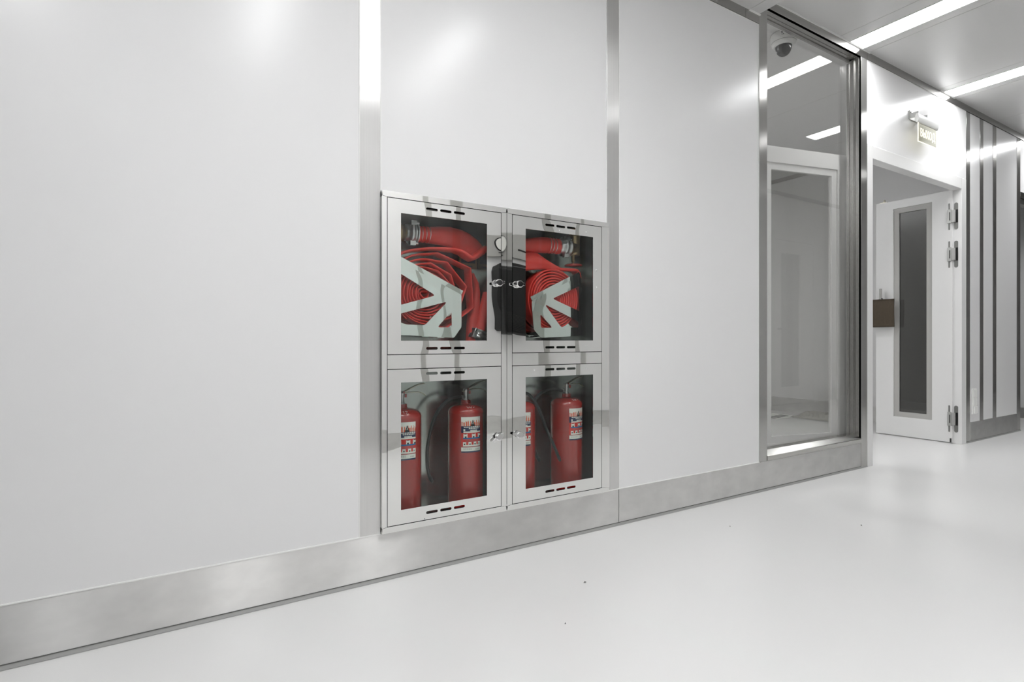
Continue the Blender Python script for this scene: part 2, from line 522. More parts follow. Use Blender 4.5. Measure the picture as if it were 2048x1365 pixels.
b.box(2.932, 4.169, 1.9945, 2.012, 2.892, ZR - 0.001)
b.build('window_frame', M['steel_c'], win, bevel=0.001)
b = MB()
b.box(3.007, 4.088, 2.012, 2.040, 2.892, ZR - 0.01)
b.box(3.007, 4.088, 2.040, 2.062, 2.889, ZR - 0.01)
b.box(3.007, 4.088, 2.062, 2.085, 2.883, ZR - 0.01)
b.build('window_frame', M['steel_jamb'], win, bevel=0.0008)
b = MB()                                                                    # sill: lip and sloping top
vs = []
for x in (3.007, 4.087):
    vs += [(x, 1.992, 0.178), (x, 1.992, 0.205), (x, 1.996, 0.209), (x, 2.028, 0.234), (x, 2.085, 0.234), (x, 2.085, 0.178)]
b.add(vs, [(0, 1, 7, 6), (1, 2, 8, 7), (2, 3, 9, 8), (3, 4, 10, 9), (4, 5, 11, 10), (5, 0, 6, 11), (5, 4, 3, 2, 1, 0), (6, 7, 8, 9, 10, 11)])
b.build('window_sill', M['steel_cap'], win)

# ---- double door: frame, narrow leaf open at right angles, wide leaf folded back behind the window
dr = struct(MB().box(4.172, 4.246, 1.994, 2.12, 0.0, 2.294).build('door_1', M['doorwhite'], bevel=0.002))
MB().box(5.747, 5.837, 1.994, 2.066, 0.0, 2.294).build('door_frame', M['doorwhite'], dr, bevel=0.002)
MB().box(4.246, 5.747, 1.994, 2.066, 2.202, 2.294).build('door_frame', M['doorwhite'], dr, bevel=0.002)
def leaf(name, width, flip, loc, rz, wide):
    """leaf local: hinge at x=0, runs to +x, z up, thickness along y 0..0.045"""
    H = 2.240 if wide else 2.205
    m1 = 0.15
    loops = [rrect(0, width, 0.010, H), rrect(m1, width - m1, 0.185, 2.13)]
    o = sheet(name, loops, 0.0, 0.045, M['doorwhite'], None, bevel=0.0012)
    g = MB()
    for (a, c, zz0, zz1) in ((m1, width - m1, 0.185, 0.232), (m1, width - m1, 2.083, 2.13)): g.box(a, c, 0.010, 0.036, zz0, zz1)
    for (a, c) in ((m1, m1 + 0.045), (width - m1 - 0.045, width - m1)): g.box(a, c, 0.010, 0.036, 0.232, 2.083)
    bd = g.build('glazing_bead', M['doorwhite'] if wide else M['bead'], None)
    pn = MB().box(m1 + 0.045, width - m1 - 0.045, 0.020, 0.026, 0.232, 2.083).build('door_glass', M['leafglass'] if wide else M['smokeglass'], None)
    for c in (bd, pn):
        c.parent = o
    return o
lf1 = leaf('door_leaf', 0.608, False, None, 0, False)
lf1.rotation_euler = (0, 0, PI / 2); lf1.location = (5.775, 2.056, 0)
# local y (0..0.045) now points to -x: the slab fills x 5.73..5.775
attach_keep = lf1
lf1.parent = dr
lf2 = leaf('door_leaf', 0.93, True, None, 0, True)
lf2.rotation_euler = (0, 0, PI - math.atan2(0.17, 0.70)); lf2.location = (4.215, 2.149, 0)
lf2.parent = dr

# hinges of the narrow leaf
def hinge(zc):
    h = MB()
    def slot(b_, x0, x1, y0, y1, z0, z1):
        b_.box(x0, x1, y0, y1, z0, z1)
    # plate on the jamb face x = 5.747 (rounded long plate)
    hp = sheet('door_hinge', [rrect(2.020, 2.048, zc - 0.116, zc + 0.116, 0.0135)], 5.7445, 5.7475, M['hinge'], dr, axis='x')
    # plate let into the leaf
    sheet('hinge_plate', [rrect(2.072, 2.084, zc - 0.116, zc + 0.116, 0.0058)], 5.7285, 5.7310, M['hinge'], hp, axis='x')
    MB().box(5.7435, 5.7450, 2.0205, 2.036, zc - 0.056, zc + 0.056).build('hinge_pocket', M['black'], hp)
    a = MB()
    a.box(5.720, 5.7435, 2.034, 2.066, zc - 0.052, zc + 0.052)
    a.box(5.716, 5.7265, 2.060, 2.088, zc - 0.060, zc + 0.060)
    a.build('hinge_arm', M['hinge_arm'], hp, bevel=0.002)
    MB().box(5.7150, 5.7162, 2.066, 2.073, zc - 0.036, zc + 0.036).build('hinge_slot', M['black'], hp)
for zc in (1.975, 1.645, 0.215): hinge(zc)
# lever handle on the narrow leaf, tiny hardware
hb = MB()
hb.cyl((5.728, 2.60, 1.27), (5.680, 2.60, 1.27), 0.010)
hb.cyl((5.680, 2.60, 1.25), (5.680, 2.60, 1.385), 0.011)
hb.build('door_handle', M['steel_cap'], dr)
hb = MB()
hb.cyl((5.752, 2.60, 2.205), (5.752, 2.60, 2.235), 0.008)
hb.box(5.735, 5.765, 2.57, 2.63, 2.205, 2.212)
hb.build('door_bolt', M['lever'], dr)
MB().box(5.722, 5.731, 2.062, 2.072, 0.012, 0.045).build('door_bolt', M['dark'], dr)

# opening beyond the striped wall: lintel reveal and a pale leaf
dr2 = struct(MB().box(7.122, XE, 2.0, 2.06, 2.255, 2.372).build('door_2', M['steel_cap']))
MB().box(7.122, XE, 1.996, 2.0, 2.31, 2.372).build('door_frame', M['steel_c'], dr2)

# door in the opposite wall (seen in the reflections)
d3 = sheet('door_3', [rrect(6.90, 7.82, 0.01, 2.27), rrect(7.05, 7.50, 0.25, 2.10)], YN + 0.03, YN + 0.002, M['doorwhite'])
struct(d3)
# faces +y side of the corridor
MB().box(7.05, 7.50, YN + 0.004, YN + 0.012, 0.25, 2.10).build('door_glass', M['darkglass'], d3)
f = MB(); f.box(6.80, 6.89, YN + 0.002, YN + 0.036, 0, 2.36); f.box(7.83, 7.92, YN + 0.002, YN + 0.036, 0, 2.36); f.box(6.89, 7.83, YN + 0.002, YN + 0.036, 2.28, 2.36)
f.build('door_frame', M['doorwhite'], d3)
hb = MB(); hb.cyl((6.97, YN + 0.03, 1.05), (6.97, YN + 0.08, 1.05), 0.011); hb.cyl((6.965, YN + 0.08, 1.05), (7.10, YN + 0.08, 1.05), 0.010)
hb.build('door_handle', M['steel_cap'], d3)
dark_panel = MB().box(-3.6, -0.35, YN + 0.002, YN + 0.03, 0.0, 2.35).build('added_dark_panel', M['dark'])  # added unseen dark slab, darkens the left baseboard and wall opposite it
struct(dark_panel)
# steel strips and a grey bay on the opposite wall
k = 16
for x0, x1, m in ((1.735, 1.800, 'steel_cap'), (2.034, 2.105, 'steel_cap'), (2.975, 3.075, 'steel_cap'),
                  (3.445, 3.505, 'steel_cap'), (6.60, 6.66, 'steel_cap'), (0.2, 0.27, 'steel_cap'), (5.2, 5.27, 'steel_cap'), (4.5, 4.57, 'steel_cap')):
    struct(MB().box(x0, x1, YN, YN + 0.005, 0.176, 2.892).build('trim_%d' % k, M['bead'], bevel=0.001)); k += 1

# ================================================================== LUMINAIRES
def lamp(x0, x1, y0, y1, z, label):
    e = empty('ceiling_light', ((x0 + x1) / 2, (y0 + y1) / 2, z), label, 'ceiling light', 'strip lights of the corridor ceiling')
    MB().box(x0, x1, y0, y1, z - 0.0025, z - 0.0005).build('diffuser', M['lamp_added'] if y1 > 2.1 else M['lamp_right'] if x0 > 3 else M['lamp'], e)
    r = MB(); t = 0.006
    r.box(x0 - t, x0 - 0.0005, y0 - t, y1 + t, z - 0.004, z); r.box(x1 + 0.0005, x1 + t, y0 - t, y1 + t, z - 0.004, z)
    r.box(x0, x1, y0 - t, y0 - 0.0005, z - 0.004, z); r.box(x0, x1, y1 + 0.0005, y1 + t, z - 0.004, z)
    r.build('frame', M['sealant'], e)
lamp(3.923, 4.089, 1.0, 1.980, ZR, 'long white strip light ending above the right post of the tall window')
lamp(5.375, 5.544, 1.0, 1.980, ZR, 'white strip light ending above the exit sign side of the doorway')
lamp(7.38, 7.55, 1.0, 1.980, ZR, 'white strip light past the striped wall, at the right picture edge')
e_ = lamp(2.50, 2.67, 3.2, 4.4, ZR, 'added unseen strip light that brightens the back room, left of the tall window')  # this and the next lamp are added out of view, to light the back room
lamp(3.65, 3.82, 3.2, 4.4, ZR, 'second added unseen strip light that brightens the back room, nearer the tall window')
lamp(1.445, 1.615, -0.10, 1.02, ZL, 'strip light mirrored as a soft glow on the panel above the red cabinets')
lamp(0.345, 0.515, -0.10, 1.02, ZL, 'strip light mirrored on the left wall beside the wide steel trim')
lamp(-0.815, -0.645, -0.10, 1.02, ZL, 'strip light mirrored at the top left corner of the wall')

# ================================================================== HOSE CABINETS
YF = 1.980      # front of frame and doors
def slots(x0, x1, z, z2):
    out = []
    wd = (x1 - x0 - 2 * 0.0105) / 3
    for i in range(3):
        a = x0 + i * (wd + 0.0105)
        out.append(rrect(a, a + wd, z - 0.0052, z + 0.0052, 0.005, 5))
    return out

def latch(x, z, side, tilt, parent):
    """small chrome knob with a disc and a wing, on the door front"""
    l = MB()
    c = Vector((x, YF - 0.012, z))
    l.cyl((x, YF, z), (x, YF - 0.006, z), 0.012, n=20)
    # eight-sided head
    hd = []
    n = 8
    for yy, rr in ((YF - 0.006, 0.013), (YF - 0.010, 0.0155), (YF - 0.018, 0.0155), (YF - 0.020, 0.0125)):
        for i in range(n):
            a = 2 * PI * (i + .5) / n
            hd.append((x + rr * 1.15 * math.cos(a), yy, z + rr * math.sin(a)))
    l.add(hd, [(k_ * n + i, k_ * n + (i + 1) % n, (k_ + 1) * n + (i + 1) % n, (k_ + 1) * n + i) for k_ in range(3) for i in range(n)] + [tuple(range(3 * n, 4 * n))], 0)
    # wings
    ct, st = math.cos(tilt), math.sin(tilt)
    def W(a, bb): return (x + a * ct - bb * st, z + a * st + bb * ct)
    for s_, L_ in ((1, 0.026), (-1, 0.034)):
        q = [W(s_ * 0.012, -0.008), W(s_ * L_, -0.0045), W(s_ * L_, 0.0045), W(s_ * 0.012, 0.008)]
        if s_ < 0: q = q[::-1]
        vs = [(p[0], YF - 0.010, p[1]) for p in q] + [(p[0], YF - 0.017, p[1]) for p in q]
        l.add(vs, [(0, 1, 2, 3), (7, 6, 5, 4), (0, 4, 5, 1), (1, 5, 6, 2), (2, 6, 7, 3), (3, 7, 4, 0)])
    l.build('latch', M['chrome'], parent, bevel=0.0008)

def cabinet(x0, x1, side, label):
    """x0,x1 outer frame; side = -1 left cabinet (latches at its right), +1 right cabinet"""
    e = empty('fire_hose_cabinet', ((x0 + x1) / 2, 2.09, 0.178), label, 'fire cabinet', 'pair of steel fire cabinets')
    z0, z1 = 0.179, 1.4585
    if side < 0: dx0, dx1 = 0.664, 1.154
    else: dx0, dx1 = 1.2095, 1.703
    d = 0.225
    # shell: back, sides, top, floor, shelf
    s = MB()
    a, c = x0 + 0.012, x1 - 0.012
    s.box(a, c, 2.000 + d, 2.000 + d + 0.002, z0 + 0.01, z1 - 0.01)
    s.box(a, a + 0.002, 2.0, 2.0 + d, z0 + 0.01, z1 - 0.01)
    s.box(c - 0.002, c, 2.0, 2.0 + d, z0 + 0.01, z1 - 0.01)
    s.box(a, c, 2.0, 2.0 + d, z1 - 0.012, z1 - 0.010)
    s.box(a, c, 2.0, 2.0 + d, z0 + 0.010, z0 + 0.013)
    s.box(a, c, 2.0, 2.0 + d, 0.817, 0.820)
    s.build('cabinet_shell', M['shell'], e)
    # frame flanges: mitred pieces
    def piece(name, q):
        o = sheet(name, [rpoly(q, 0.0)], YF, YF + 0.019, M['mirror_frame'], e, bevel=0.0)
        bv = o.modifiers.new('bevel', 'BEVEL'); bv.width = 0.0035; bv.segments = 3; bv.limit_method = 'ANGLE'
        return o
    g = 0.0018
    rz = 0.0
    piece('frame_rail', [(x0, z1 - rz), (x0 + 0.003, 1.4395), (dx0 - g, 1.4365), (dx1 + g, 1.4365), (x1 - 0.003, 1.4395), (x1, z1)][::-1])
    piece('frame_rail', [(x0, z0), (x1, z0), (x1 - 0.003, 0.1985), (dx1 + g, 0.2015), (dx0 - g, 0.2015), (x0 + 0.003, 0.1985)])
    piece('frame_stile', [(x0, 0.1995), (dx0 - g, 0.2025), (dx0 - g, 1.4355), (x0, 1.4385)])
    piece('frame_stile', [(dx1 + g, 0.2025), (x1, 0.1995), (x1, 1.4385), (dx1 + g, 1.4355)])
    o = sheet('middle_rail', [rrect(dx0, dx1, 0.7925, 0.8445)], YF, YF + 0.019, M['mirror_frame'], e)
    bv = o.modifiers.new('bevel', 'BEVEL'); bv.width = 0.002; bv.segments = 2; bv.limit_method = 'ANGLE'
    # dark inner rebate behind the door gaps
    r = MB()
    yb0, yb1 = YF + 0.0195, YF + 0.0225
    for (p0, p1) in ((0.1985, 0.222), (0.775, 0.862), (1.415, 1.4395)):
        r.box(dx0 - 0.012, dx1 + 0.012, yb0, yb1, p0, p1)
    r.box(dx0 - 0.012, dx0 + 0.02, yb0, yb1, 0.222, 1.415); r.box(dx1 - 0.02, dx1 + 0.012, yb0, yb1, 0.222, 1.415)
    r.build('door_rebate', M['gap'], e)
    # doors
    if side < 0: wx0, wx1, sx0, sx1 = 0.7165, 1.0865, 0.818, 0.985
    else: wx0, wx1, sx0, sx1 = 1.277, 1.651, 1.380, 1.548
    for (da, db, wa, wb, sa, sb, lz) in ((0.8475, 1.4335, 0.8985, 1.3815, 0.8685, 1.4105, 1.139), (0.2045, 0.7895, 0.258, 0.740, 0.231, 0.771, 0.497)):
        loops = [rrect(dx0 + 0.0006, dx1 - 0.0006, da, db), rrect(wx0, wx1, wa, wb)] + slots(sx0, sx1, sa, 0) + slots(sx0, sx1, sb, 0)
        dd = sheet('cabinet_door', loops, YF, YF + 0.0015, M['mirror'], e)
        # folded edges of the door and the frame round its window
        ed = MB()
        ed.box(dx0 + 0.0006, dx0 + 0.0020, YF + 0.0012, YF + 0.018, da, db); ed.box(dx1 - 0.0020, dx1 - 0.0006, YF + 0.0012, YF + 0.018, da, db)
        ed.box(dx0 + 0.002, dx1 - 0.002, YF + 0.0012, YF + 0.018, db - 0.0014, db); ed.box(dx0 + 0.002, dx1 - 0.002, YF + 0.0012, YF + 0.018, da, da + 0.0014)
        ed.build('door_edge', M['mirror_frame'], dd)
        MB().box(wx0 - 0.008, wx1 + 0.008, YF + 0.0022, YF + 0.0062, wa - 0.008, wb + 0.008).build('door_glass', M['cabglass'], dd)
        lx = 1.137 if side < 0 else 1.238
        latch(lx, lz, side, (0.12 if lz > 1 else 0.55) if side < 0 else (0.0 if lz > 1 else -0.25), dd)
    # dimples of weld studs showing through the doors of the right cabinet
    if side > 0:
        for sx, sz in ((1.457, 1.392), (1.612, 1.400), (1.612, 0.872), (1.322, 0.771), (1.612, 0.770), (1.672, 1.228), (1.675, 1.147)):
            q = MB(); q.lathe((sx, YF, sz), [(0.0045, 0.0), (0.0040, -0.0008), (0.0022, -0.0016), (0.0004, -0.0018)], n=16, axis='y')
            q.build('weld_dimple', M['chrome'], e)
    return e

cabL = cabinet(0.643, 1.1815, -1, 'left polished steel fire cabinet with the looser hose roll and two fire extinguishers')
cabR = cabinet(1.1835, 1.750, 1, 'right polished steel fire cabinet beside the narrow steel trim, red handwheel inside')

# holders: plates with cut-outs that carry the rolled hose
HL = [(0.735, 1.215), (0.735, 0.9215), (0.977, 0.910), (1.012, 0.955), (1.012, 1.091)]
HL_c = [([(0.748, 1.162), (0.895, 1.083), (0.748, 1.040)], [0.004, 0.016, 0.004]),
        ([(0.748, 1.006), (0.948, 1.060), (0.848, 0.961), (0.748, 0.963)], [0.004, 0.018, 0.010, 0.004]),
        ([(0.966, 1.020), (0.968, 0.954), (0.903, 0.953)], [0.012, 0.010, 0.012])]
def mirror_pts(p): return [(2.380 - (x - 0.0), z) for x, z in p][::-1]
HR = [(1.645, 1.211), (1.366, 1.080), (1.366, 1.060), (1.377, 0.948), (1.416, 0.911), (1.645, 0.921)]
HR_c = [([(1.635, 1.158), (1.480, 1.093), (1.635, 1.040)], [0.004, 0.016, 0.004]),
        ([(1.436, 1.066), (1.530, 0.961), (1.632, 0.961), (1.632, 0.990)], [0.018, 0.010, 0.006, 0.006]),
        ([(1.412, 1.020), (1.416, 0.957), (1.480, 0.958)], [0.012, 0.010, 0.012])]
def holder(e, outer, cuts, top, xs, hx):
    h = sheet('hose_holder', [rpoly(outer, 0.006)] + [rpoly(p, r) for p, r in cuts], 2.066, 2.068, M['plate'], e)
    sheet('back_plate', [rpoly(outer, 0.006)], 2.158, 2.160, M['plate'], h)
    (xa, za), (xb, zb) = top
    dx, dz = xb - xa, zb - za; L = math.hypot(dx, dz); nx, nz = -dz / L, dx / L
    if nz < 0: nx, nz = -nx, -nz
    k1, k2 = 0.0185, 0.002
    fl = MB()
    vs = [(xa, 2.066, za), (xb, 2.066, zb), (xb + nx * k1, 2.0655, zb + nz * k1), (xa + nx * k1, 2.0655, za + nz * k1)]
    vs += [(p[0], p[1] + 0.0015, p[2] - 0.0005) for p in vs]
    fl.add(vs, [(0, 1, 2, 3), (7, 6, 5, 4), (0, 4, 5, 1), (1, 5, 6, 2), (2, 6, 7, 3), (3, 7, 4, 0)])
    fl.build('top_flange', M['plate'], h)
    sd = MB(); sd.box(hx, hx + 0.002, 2.066, 2.16, 0.921, 1.205)
    sd.build('side_plate', M['plate'], h)
    bt = MB(); bt.box(min(xs), max(xs), 2.068, 2.158, 0.921, 0.9225); bt.build('bottom_plate', M['plate'], h)
    hg = MB()
    s_ = 1 if hx > 1.2 else -1
    for zz in (1.150, 0.988):
        hg.box(*sorted((hx + s_ * 0.004, hx + s_ * 0.050)), 2.12, 2.124, zz - 0.012, zz + 0.012)
        hg.cyl((hx + s_ * 0.020, 2.115, zz - 0.013), (hx + s_ * 0.020, 2.115, zz + 0.013), 0.005, n=12)
        hg.cyl((hx + s_ * 0.040, 2.112, zz), (hx + s_ * 0.040, 2.12, zz), 0.006, n=12)
    hg.cyl((hx + s_ * 0.030, 2.118, 0.96), (hx + s_ * 0.030, 2.118, 1.18), 0.0035, n=10)
    hg.build('holder_hinge', M['wire'], h)
holder(cabL, HL, HL_c, ((0.735, 1.215), (1.012, 1.091)), (0.735, 0.975), 0.733)
holder(cabR, HR, HR_c, ((1.645, 1.211), (1.366, 1.080)), (1.42, 1.645), 1.645)
# floor plate of the upper compartment and instruction plate on the back of the left one
st = MB(); st.box(1.075, 1.165, 2.218, 2.222, 1.225, 1.315)
sp = st.build('instruction_plate', M['sticker'], cabL)
st = MB(); st.box(1.085, 1.155, 2.2165, 2.2178, 1.250, 1.306)
for i in range(3): st.box(1.093 + i * 0.021, 1.106 + i * 0.021, 2.2152, 2.2164, 1.262, 1.298)
st.box(1.10, 1.14, 2.2165, 2.2178, 1.232, 1.238)
st.build('pictogram', M['ink'], sp)

# ---- rolled hoses
def spiral(cx, cz, y, hy, turns, r0, pitch, ht, shape, start=0.0, n=56, jit=0.0, yj=0.0):
    pts = []; hts = []; hys = []
    N = int(turns * n)
    rnd = random.Random(int(cx * 1000))
    ph = [rnd.uniform(0, 2 * PI) for _ in range(8)]
    for i in range(N + 1):
        th = start + 2 * PI * i / n
        r = r0 + pitch * i / n
        r += jit * (math.sin(3.1 * th + ph[0]) + 0.6 * math.sin(5.3 * th + ph[1]) + 0.5 * math.sin(1.37 * th + ph[2]))
        rr = shape(r, th)
        pts.append((cx + rr * math.cos(th), y + yj * math.sin(1.7 * th + ph[3]), cz + rr * math.sin(th)))
        hts.append(ht)
        hys.append(hy)
    return pts, hys, hts

def circ(r, th): return r
bound = [(-180, 0.135), (-140, 0.128), (-90, 0.130), (-62, 0.165), (-48, 0.212), (-28, 0.236), (-8, 0.268), (8, 0.278), (25, 0.262), (45, 0.226), (62, 0.196), (90, 0.170), (125, 0.160), (150, 0.150), (180, 0.135)]
def shapeL(r, th):
    d = (math.degrees(th) + 180) % 360 - 180
    for (a, ra), (b_, rb) in zip(bound, bound[1:]):
        if a <= d <= b_:
            t = (d - a) / (b_ - a); R = ra + (rb - ra) * t; break
    s_ = min(1, max(0, r / 0.135)); s_ = s_ * s_ * s_
    return r * (1 + s_ * (R / 0.135 - 1))

def coupling(b, x0, x1, y, z, R, axis_dir=1):
    """ring with lugs, axis along x"""
    L = x1 - x0
    prof = [(R * 0.70, 0), (R * 0.78, 0.004), (R * 0.78, L * 0.30), (R, L * 0.34), (R, L * 0.60), (R * 0.86, L * 0.66), (R * 0.86, L * 0.86), (R * 0.95, L * 0.88), (R * 0.95, L)]
    b.lathe((x0, y, z), prof, n=32, axis='x')
    for i in range(3):
        a = 2 * PI * i / 3 + 0.9
        cy, cz = y - R * 1.05 * math.cos(a), z + R * 1.05 * math.sin(a)
        b.box(x0 + L * 0.30, x0 + L * 0.75, cy - 0.009, cy + 0.009, cz - 0.009, cz + 0.009)
        b.cyl((x0 + L * 0.5, cy, cz), (x0 + L * 0.99, cy, cz), 0.005, n=10)

def crimps(b, xs, y, z, R):
    for x in xs:
        b.lathe((x, y, z), [(R, -0.0018), (R + 0.0016, -0.001), (R + 0.0016, 0.001), (R, 0.0018)], n=28, axis='x')

# left roll
eh = empty('fire_hose', (0.852, 2.115, 0.925), 'loosely wound red fire hose with kinked outer turns, in the left cabinet', 'fire hose', 'rolled hoses in the upper compartments')
b = MB()
pts, hy, ht = spiral(0.852, 1.090, 2.112, 0.034, 10.6, 0.010, 0.0120, 0.0044, shapeL, start=0.3, jit=0.0012, yj=0.004, n=60)
# kinks: snap part of the outer turns to a coarser polygon
P2 = []
for i, p in enumerate(pts):
    j = i // 7 * 7; t = (i - j) / 7
    a = Vector(pts[j]); c = Vector(pts[min(j + 7, len(pts) - 1)])
    dx_, dz_ = p[0] - 0.852, p[2] - 1.090
    kf = min(1.0, max(0, (i / len(pts) - 0.45) / 0.3)) * min(1.0, max(0.0, 0.5 + 1.6 * dx_ / math.hypot(dx_, dz_)))
    P2.append(Vector(p).lerp(a.lerp(c, t), kf))
b.strap(P2, hy, ht)
b.build('hose_roll', M['hose'], eh)
b = MB()      # round neck from the coupling, flattening out, then folded back down to the roll
neck = [(0.815, 2.105, 1.334), (0.880, 2.105, 1.334), (0.92, 2.10, 1.335), (0.965, 2.095, 1.334), (1.01, 2.095, 1.326), (1.05, 2.095, 1.312), (1.095, 2.095, 1.300), (1.128, 2.095, 1.297)]
b.strap(neck, [0.034, 0.033, 0.030, 0.022, 0.014, 0.012, 0.012, 0.010], [0.033, 0.034, 0.038, 0.042, 0.046, 0.046, 0.034, 0.010], squash=0.9)
b.build('hose_neck', M['hose'], eh)
b = MB()
fold = [(1.134, 2.090, 1.300), (1.115, 2.085, 1.282), (1.085, 2.082, 1.262), (1.060, 2.080, 1.246), (1.038, 2.080, 1.256), (1.015, 2.082, 1.270), (0.985, 2.086, 1.2775), (0.93, 2.090, 1.278), (0.87, 2.095, 1.274), (0.80, 2.10, 1.262), (0.76, 2.105, 1.250), (0.735, 2.11, 1.225), (0.722, 2.11, 1.19)]
b.strap(fold, [0.026, 0.030, 0.034, 0.034, 0.034, 0.034, 0.034, 0.034, 0.034, 0.034, 0.034, 0.03, 0.03], [0.012, 0.015, 0.014, 0.010, 0.010, 0.009, 0.008, 0.007, 0.006, 0.006, 0.006, 0.006, 0.006])
tail = [(1.075, 2.09, 0.86), (1.082, 2.10, 0.92), (1.092, 2.115, 0.985), (1.105, 2.13, 1.05), (1.116, 2.14, 1.11), (1.112, 2.14, 1.15), (1.09, 2.14, 1.19)]
b.strap(tail, 0.030, [0.026, 0.026, 0.024, 0.020, 0.014, 0.010, 0.008])
b.build('hose_fold', M['hose'], eh)
b = MB(); crimps(b, (0.843, 0.860, 0.877), 2.105, 1.334, 0.0335); b.build('crimp_ring', M['wire'], eh)
b = MB(); coupling(b, 0.775, 0.826, 2.10, 1.334, 0.044); b.build('hose_coupling', M['alu'], eh)
# lower right end of the hose: ribbed sleeve and a tilted cast coupling
b = MB()
sl = []; rr = []
for i in range(40):
    t = i / 39
    sl.append((1.105 + 0.058 * t, 2.085 + 0.03 * t, 0.935 + 0.170 * t)); rr.append(0.0245 + (0.0012 if i % 2 else -0.0008) - 0.004 * t)
b.tube(sl, rr, n=20)
b.tube([(1.070, 2.08, 0.872), (1.085, 2.082, 0.893)], 0.036, n=20)
b.build('ribbed_sleeve', M['hose'], eh)
b = MB(); coupling(b, 0, 0.060, 0, 0, 0.040)
ang = Matrix.Translation((1.082, 2.076, 0.884)) @ Matrix.Rotation(math.radians(-68), 4, 'Y')
b.v = [tuple(ang @ Vector(p)) for p in b.v]
b.build('hose_coupling', M['alu'], eh)

# right roll
eh = empty('fire_hose', (1.505, 2.115, 0.935), 'tightly wound round red fire hose, in the right cabinet', 'fire hose', 'rolled hoses in the upper compartments')
b = MB()
pts, hy, ht = spiral(1.505, 1.090, 2.112, 0.034, 10.6, 0.008, 0.0131, 0.0050, lambda r, th: r * (1 + 0.035 * math.cos(th + PI)), start=1.2, jit=0.0005, yj=0.001, n=52)
b.strap(pts, hy, ht)
b.build('hose_roll', M['hose'], eh)
b = MB()
neck = [(1.545, 2.105, 1.346), (1.49, 2.105, 1.346), (1.44, 2.105, 1.344), (1.39, 2.105, 1.338), (1.33, 2.11, 1.330), (1.27, 2.115, 1.325), (1.215, 2.12, 1.322)]
b.strap(neck, [0.034, 0.036, 0.036, 0.034, 0.032, 0.03, 0.03], [0.036, 0.037, 0.037, 0.034, 0.030, 0.028, 0.028], squash=0.9)
b.build('hose_neck', M['hose'], eh)
b = MB()      # folded sheet: broad at the left, peaked, sloping down to a strand that runs right and drops
N_ = 11
top = [(1.205, 1.290), (1.26, 1.272), (1.32, 1.285), (1.365, 1.305), (1.392, 1.311), (1.42, 1.304), (1.455, 1.285), (1.50, 1.262), (1.545, 1.245), (1.60, 1.2465), (1.645, 1.247), (1.660, 1.232), (1.668, 1.205)]
bot = [(1.205, 1.190), (1.26, 1.200), (1.32, 1.212), (1.365, 1.220), (1.40, 1.226), (1.44, 1.230), (1.48, 1.231), (1.52, 1.231), (1.55, 1.230), (1.60, 1.232), (1.634, 1.232), (1.646, 1.220), (1.656, 1.200)]
vs = []
for (a, zt), (c, zb) in zip(top, bot):
    for kk in range(N_):
        t = kk / (N_ - 1)
        bulge = math.sin(PI * t)
        vs.append((a + (c - a) * t, 2.082 - 0.010 * bulge * min(1, (zt - zb) * 20) + 0.05 * max(0, 0.35 - t), zt + (zb - zt) * t))
nf = len(vs)
for (a, zt), (c, zb) in zip(top, bot):
    for kk in range(N_):
        t = kk / (N_ - 1)
        vs.append((a + (c - a) * t, 2.128, zt + (zb - zt) * t))
fs = []
m_ = len(top)
for i in range(m_ - 1):
    for kk in range(N_ - 1):
        q = (i * N_ + kk, i * N_ + kk + 1, (i + 1) * N_ + kk + 1, (i + 1) * N_ + kk)
        fs.append(q); fs.append(tuple(nf + z_ for z_ in reversed(q)))
    fs.append((i * N_, (i + 1) * N_, nf + (i + 1) * N_, nf + i * N_))
    fs.append(((i + 1) * N_ + N_ - 1, i * N_ + N_ - 1, nf + i * N_ + N_ - 1, nf + (i + 1) * N_ + N_ - 1))
b.add(vs, fs, 0, True)
e_ = (m_ - 1) * N_
b.add([vs[e_ + kk] for kk in range(N_)] + [vs[nf + e_ + kk] for kk in range(N_)], [(kk, kk + 1, N_ + kk + 1, N_ + kk) for kk in range(N_ - 1)])
b.build('hose_fold', M['hose'], eh)
b = MB(); crimps(b, (1.478, 1.494, 1.512), 2.105, 1.346, 0.0368); b.build('crimp_ring', M['wire'], eh)
b = MB(); coupling(b, 1.540, 1.5955, 2.10, 1.346, 0.045); b.build('hose_coupling', M['alu'], eh)

# hydrant valves
ev = empty('hydrant_valve', (1.650, 2.12, 1.26), 'brass hydrant valve with red handwheel in the right cabinet', 'valve', 'hydrant valves')
b = MB()
b.lathe((1.650, 2.12, 1.312), [(0.018, 0), (0.026, 0.002), (0.027, 0.006), (0.027, 0.088), (0.029, 0.09), (0.029, 0.10), (0.025, 0.103), (0.025, 0.13)], n=32)
b.lathe((1.603, 2.11, 1.346), [(0.034, 0), (0.036, 0.004), (0.036, 0.014), (0.026, 0.018), (0.026, 0.05)], n=28, axis='x')
b.build('valve_body', M['brass'], ev)
b = MB(); b.lathe((1.640, 2.115, 1.268), [(0.0045, 0), (0.0045, 0.012), (0.009, 0.014), (0.009, 0.020), (0.0075, 0.022), (0.0085, 0.044)], n=20)
b.build('valve_stem', M['brass'], ev)
b = MB(); b.lathe((1.640, 2.115, 1.256), [(0.020, 0), (0.040, 0.0005), (0.045, 0.004), (0.045, 0.009), (0.040, 0.0125), (0.016, 0.011), (0.010, 0.013)], n=36)
b.build('handwheel', M['red'], ev)
ev = empty('hydrant_valve', (0.755, 2.13, 1.28), 'brass hydrant valve half hidden by the frame of the left cabinet door', 'valve', 'hydrant valves')
b = MB()
b.lathe((0.718, 2.12, 1.334), [(0.030, 0), (0.040, 0.006), (0.042, 0.020), (0.038, 0.028), (0.044, 0.032), (0.044, 0.042), (0.036, 0.046), (0.036, 0.056)], n=32, axis='x')
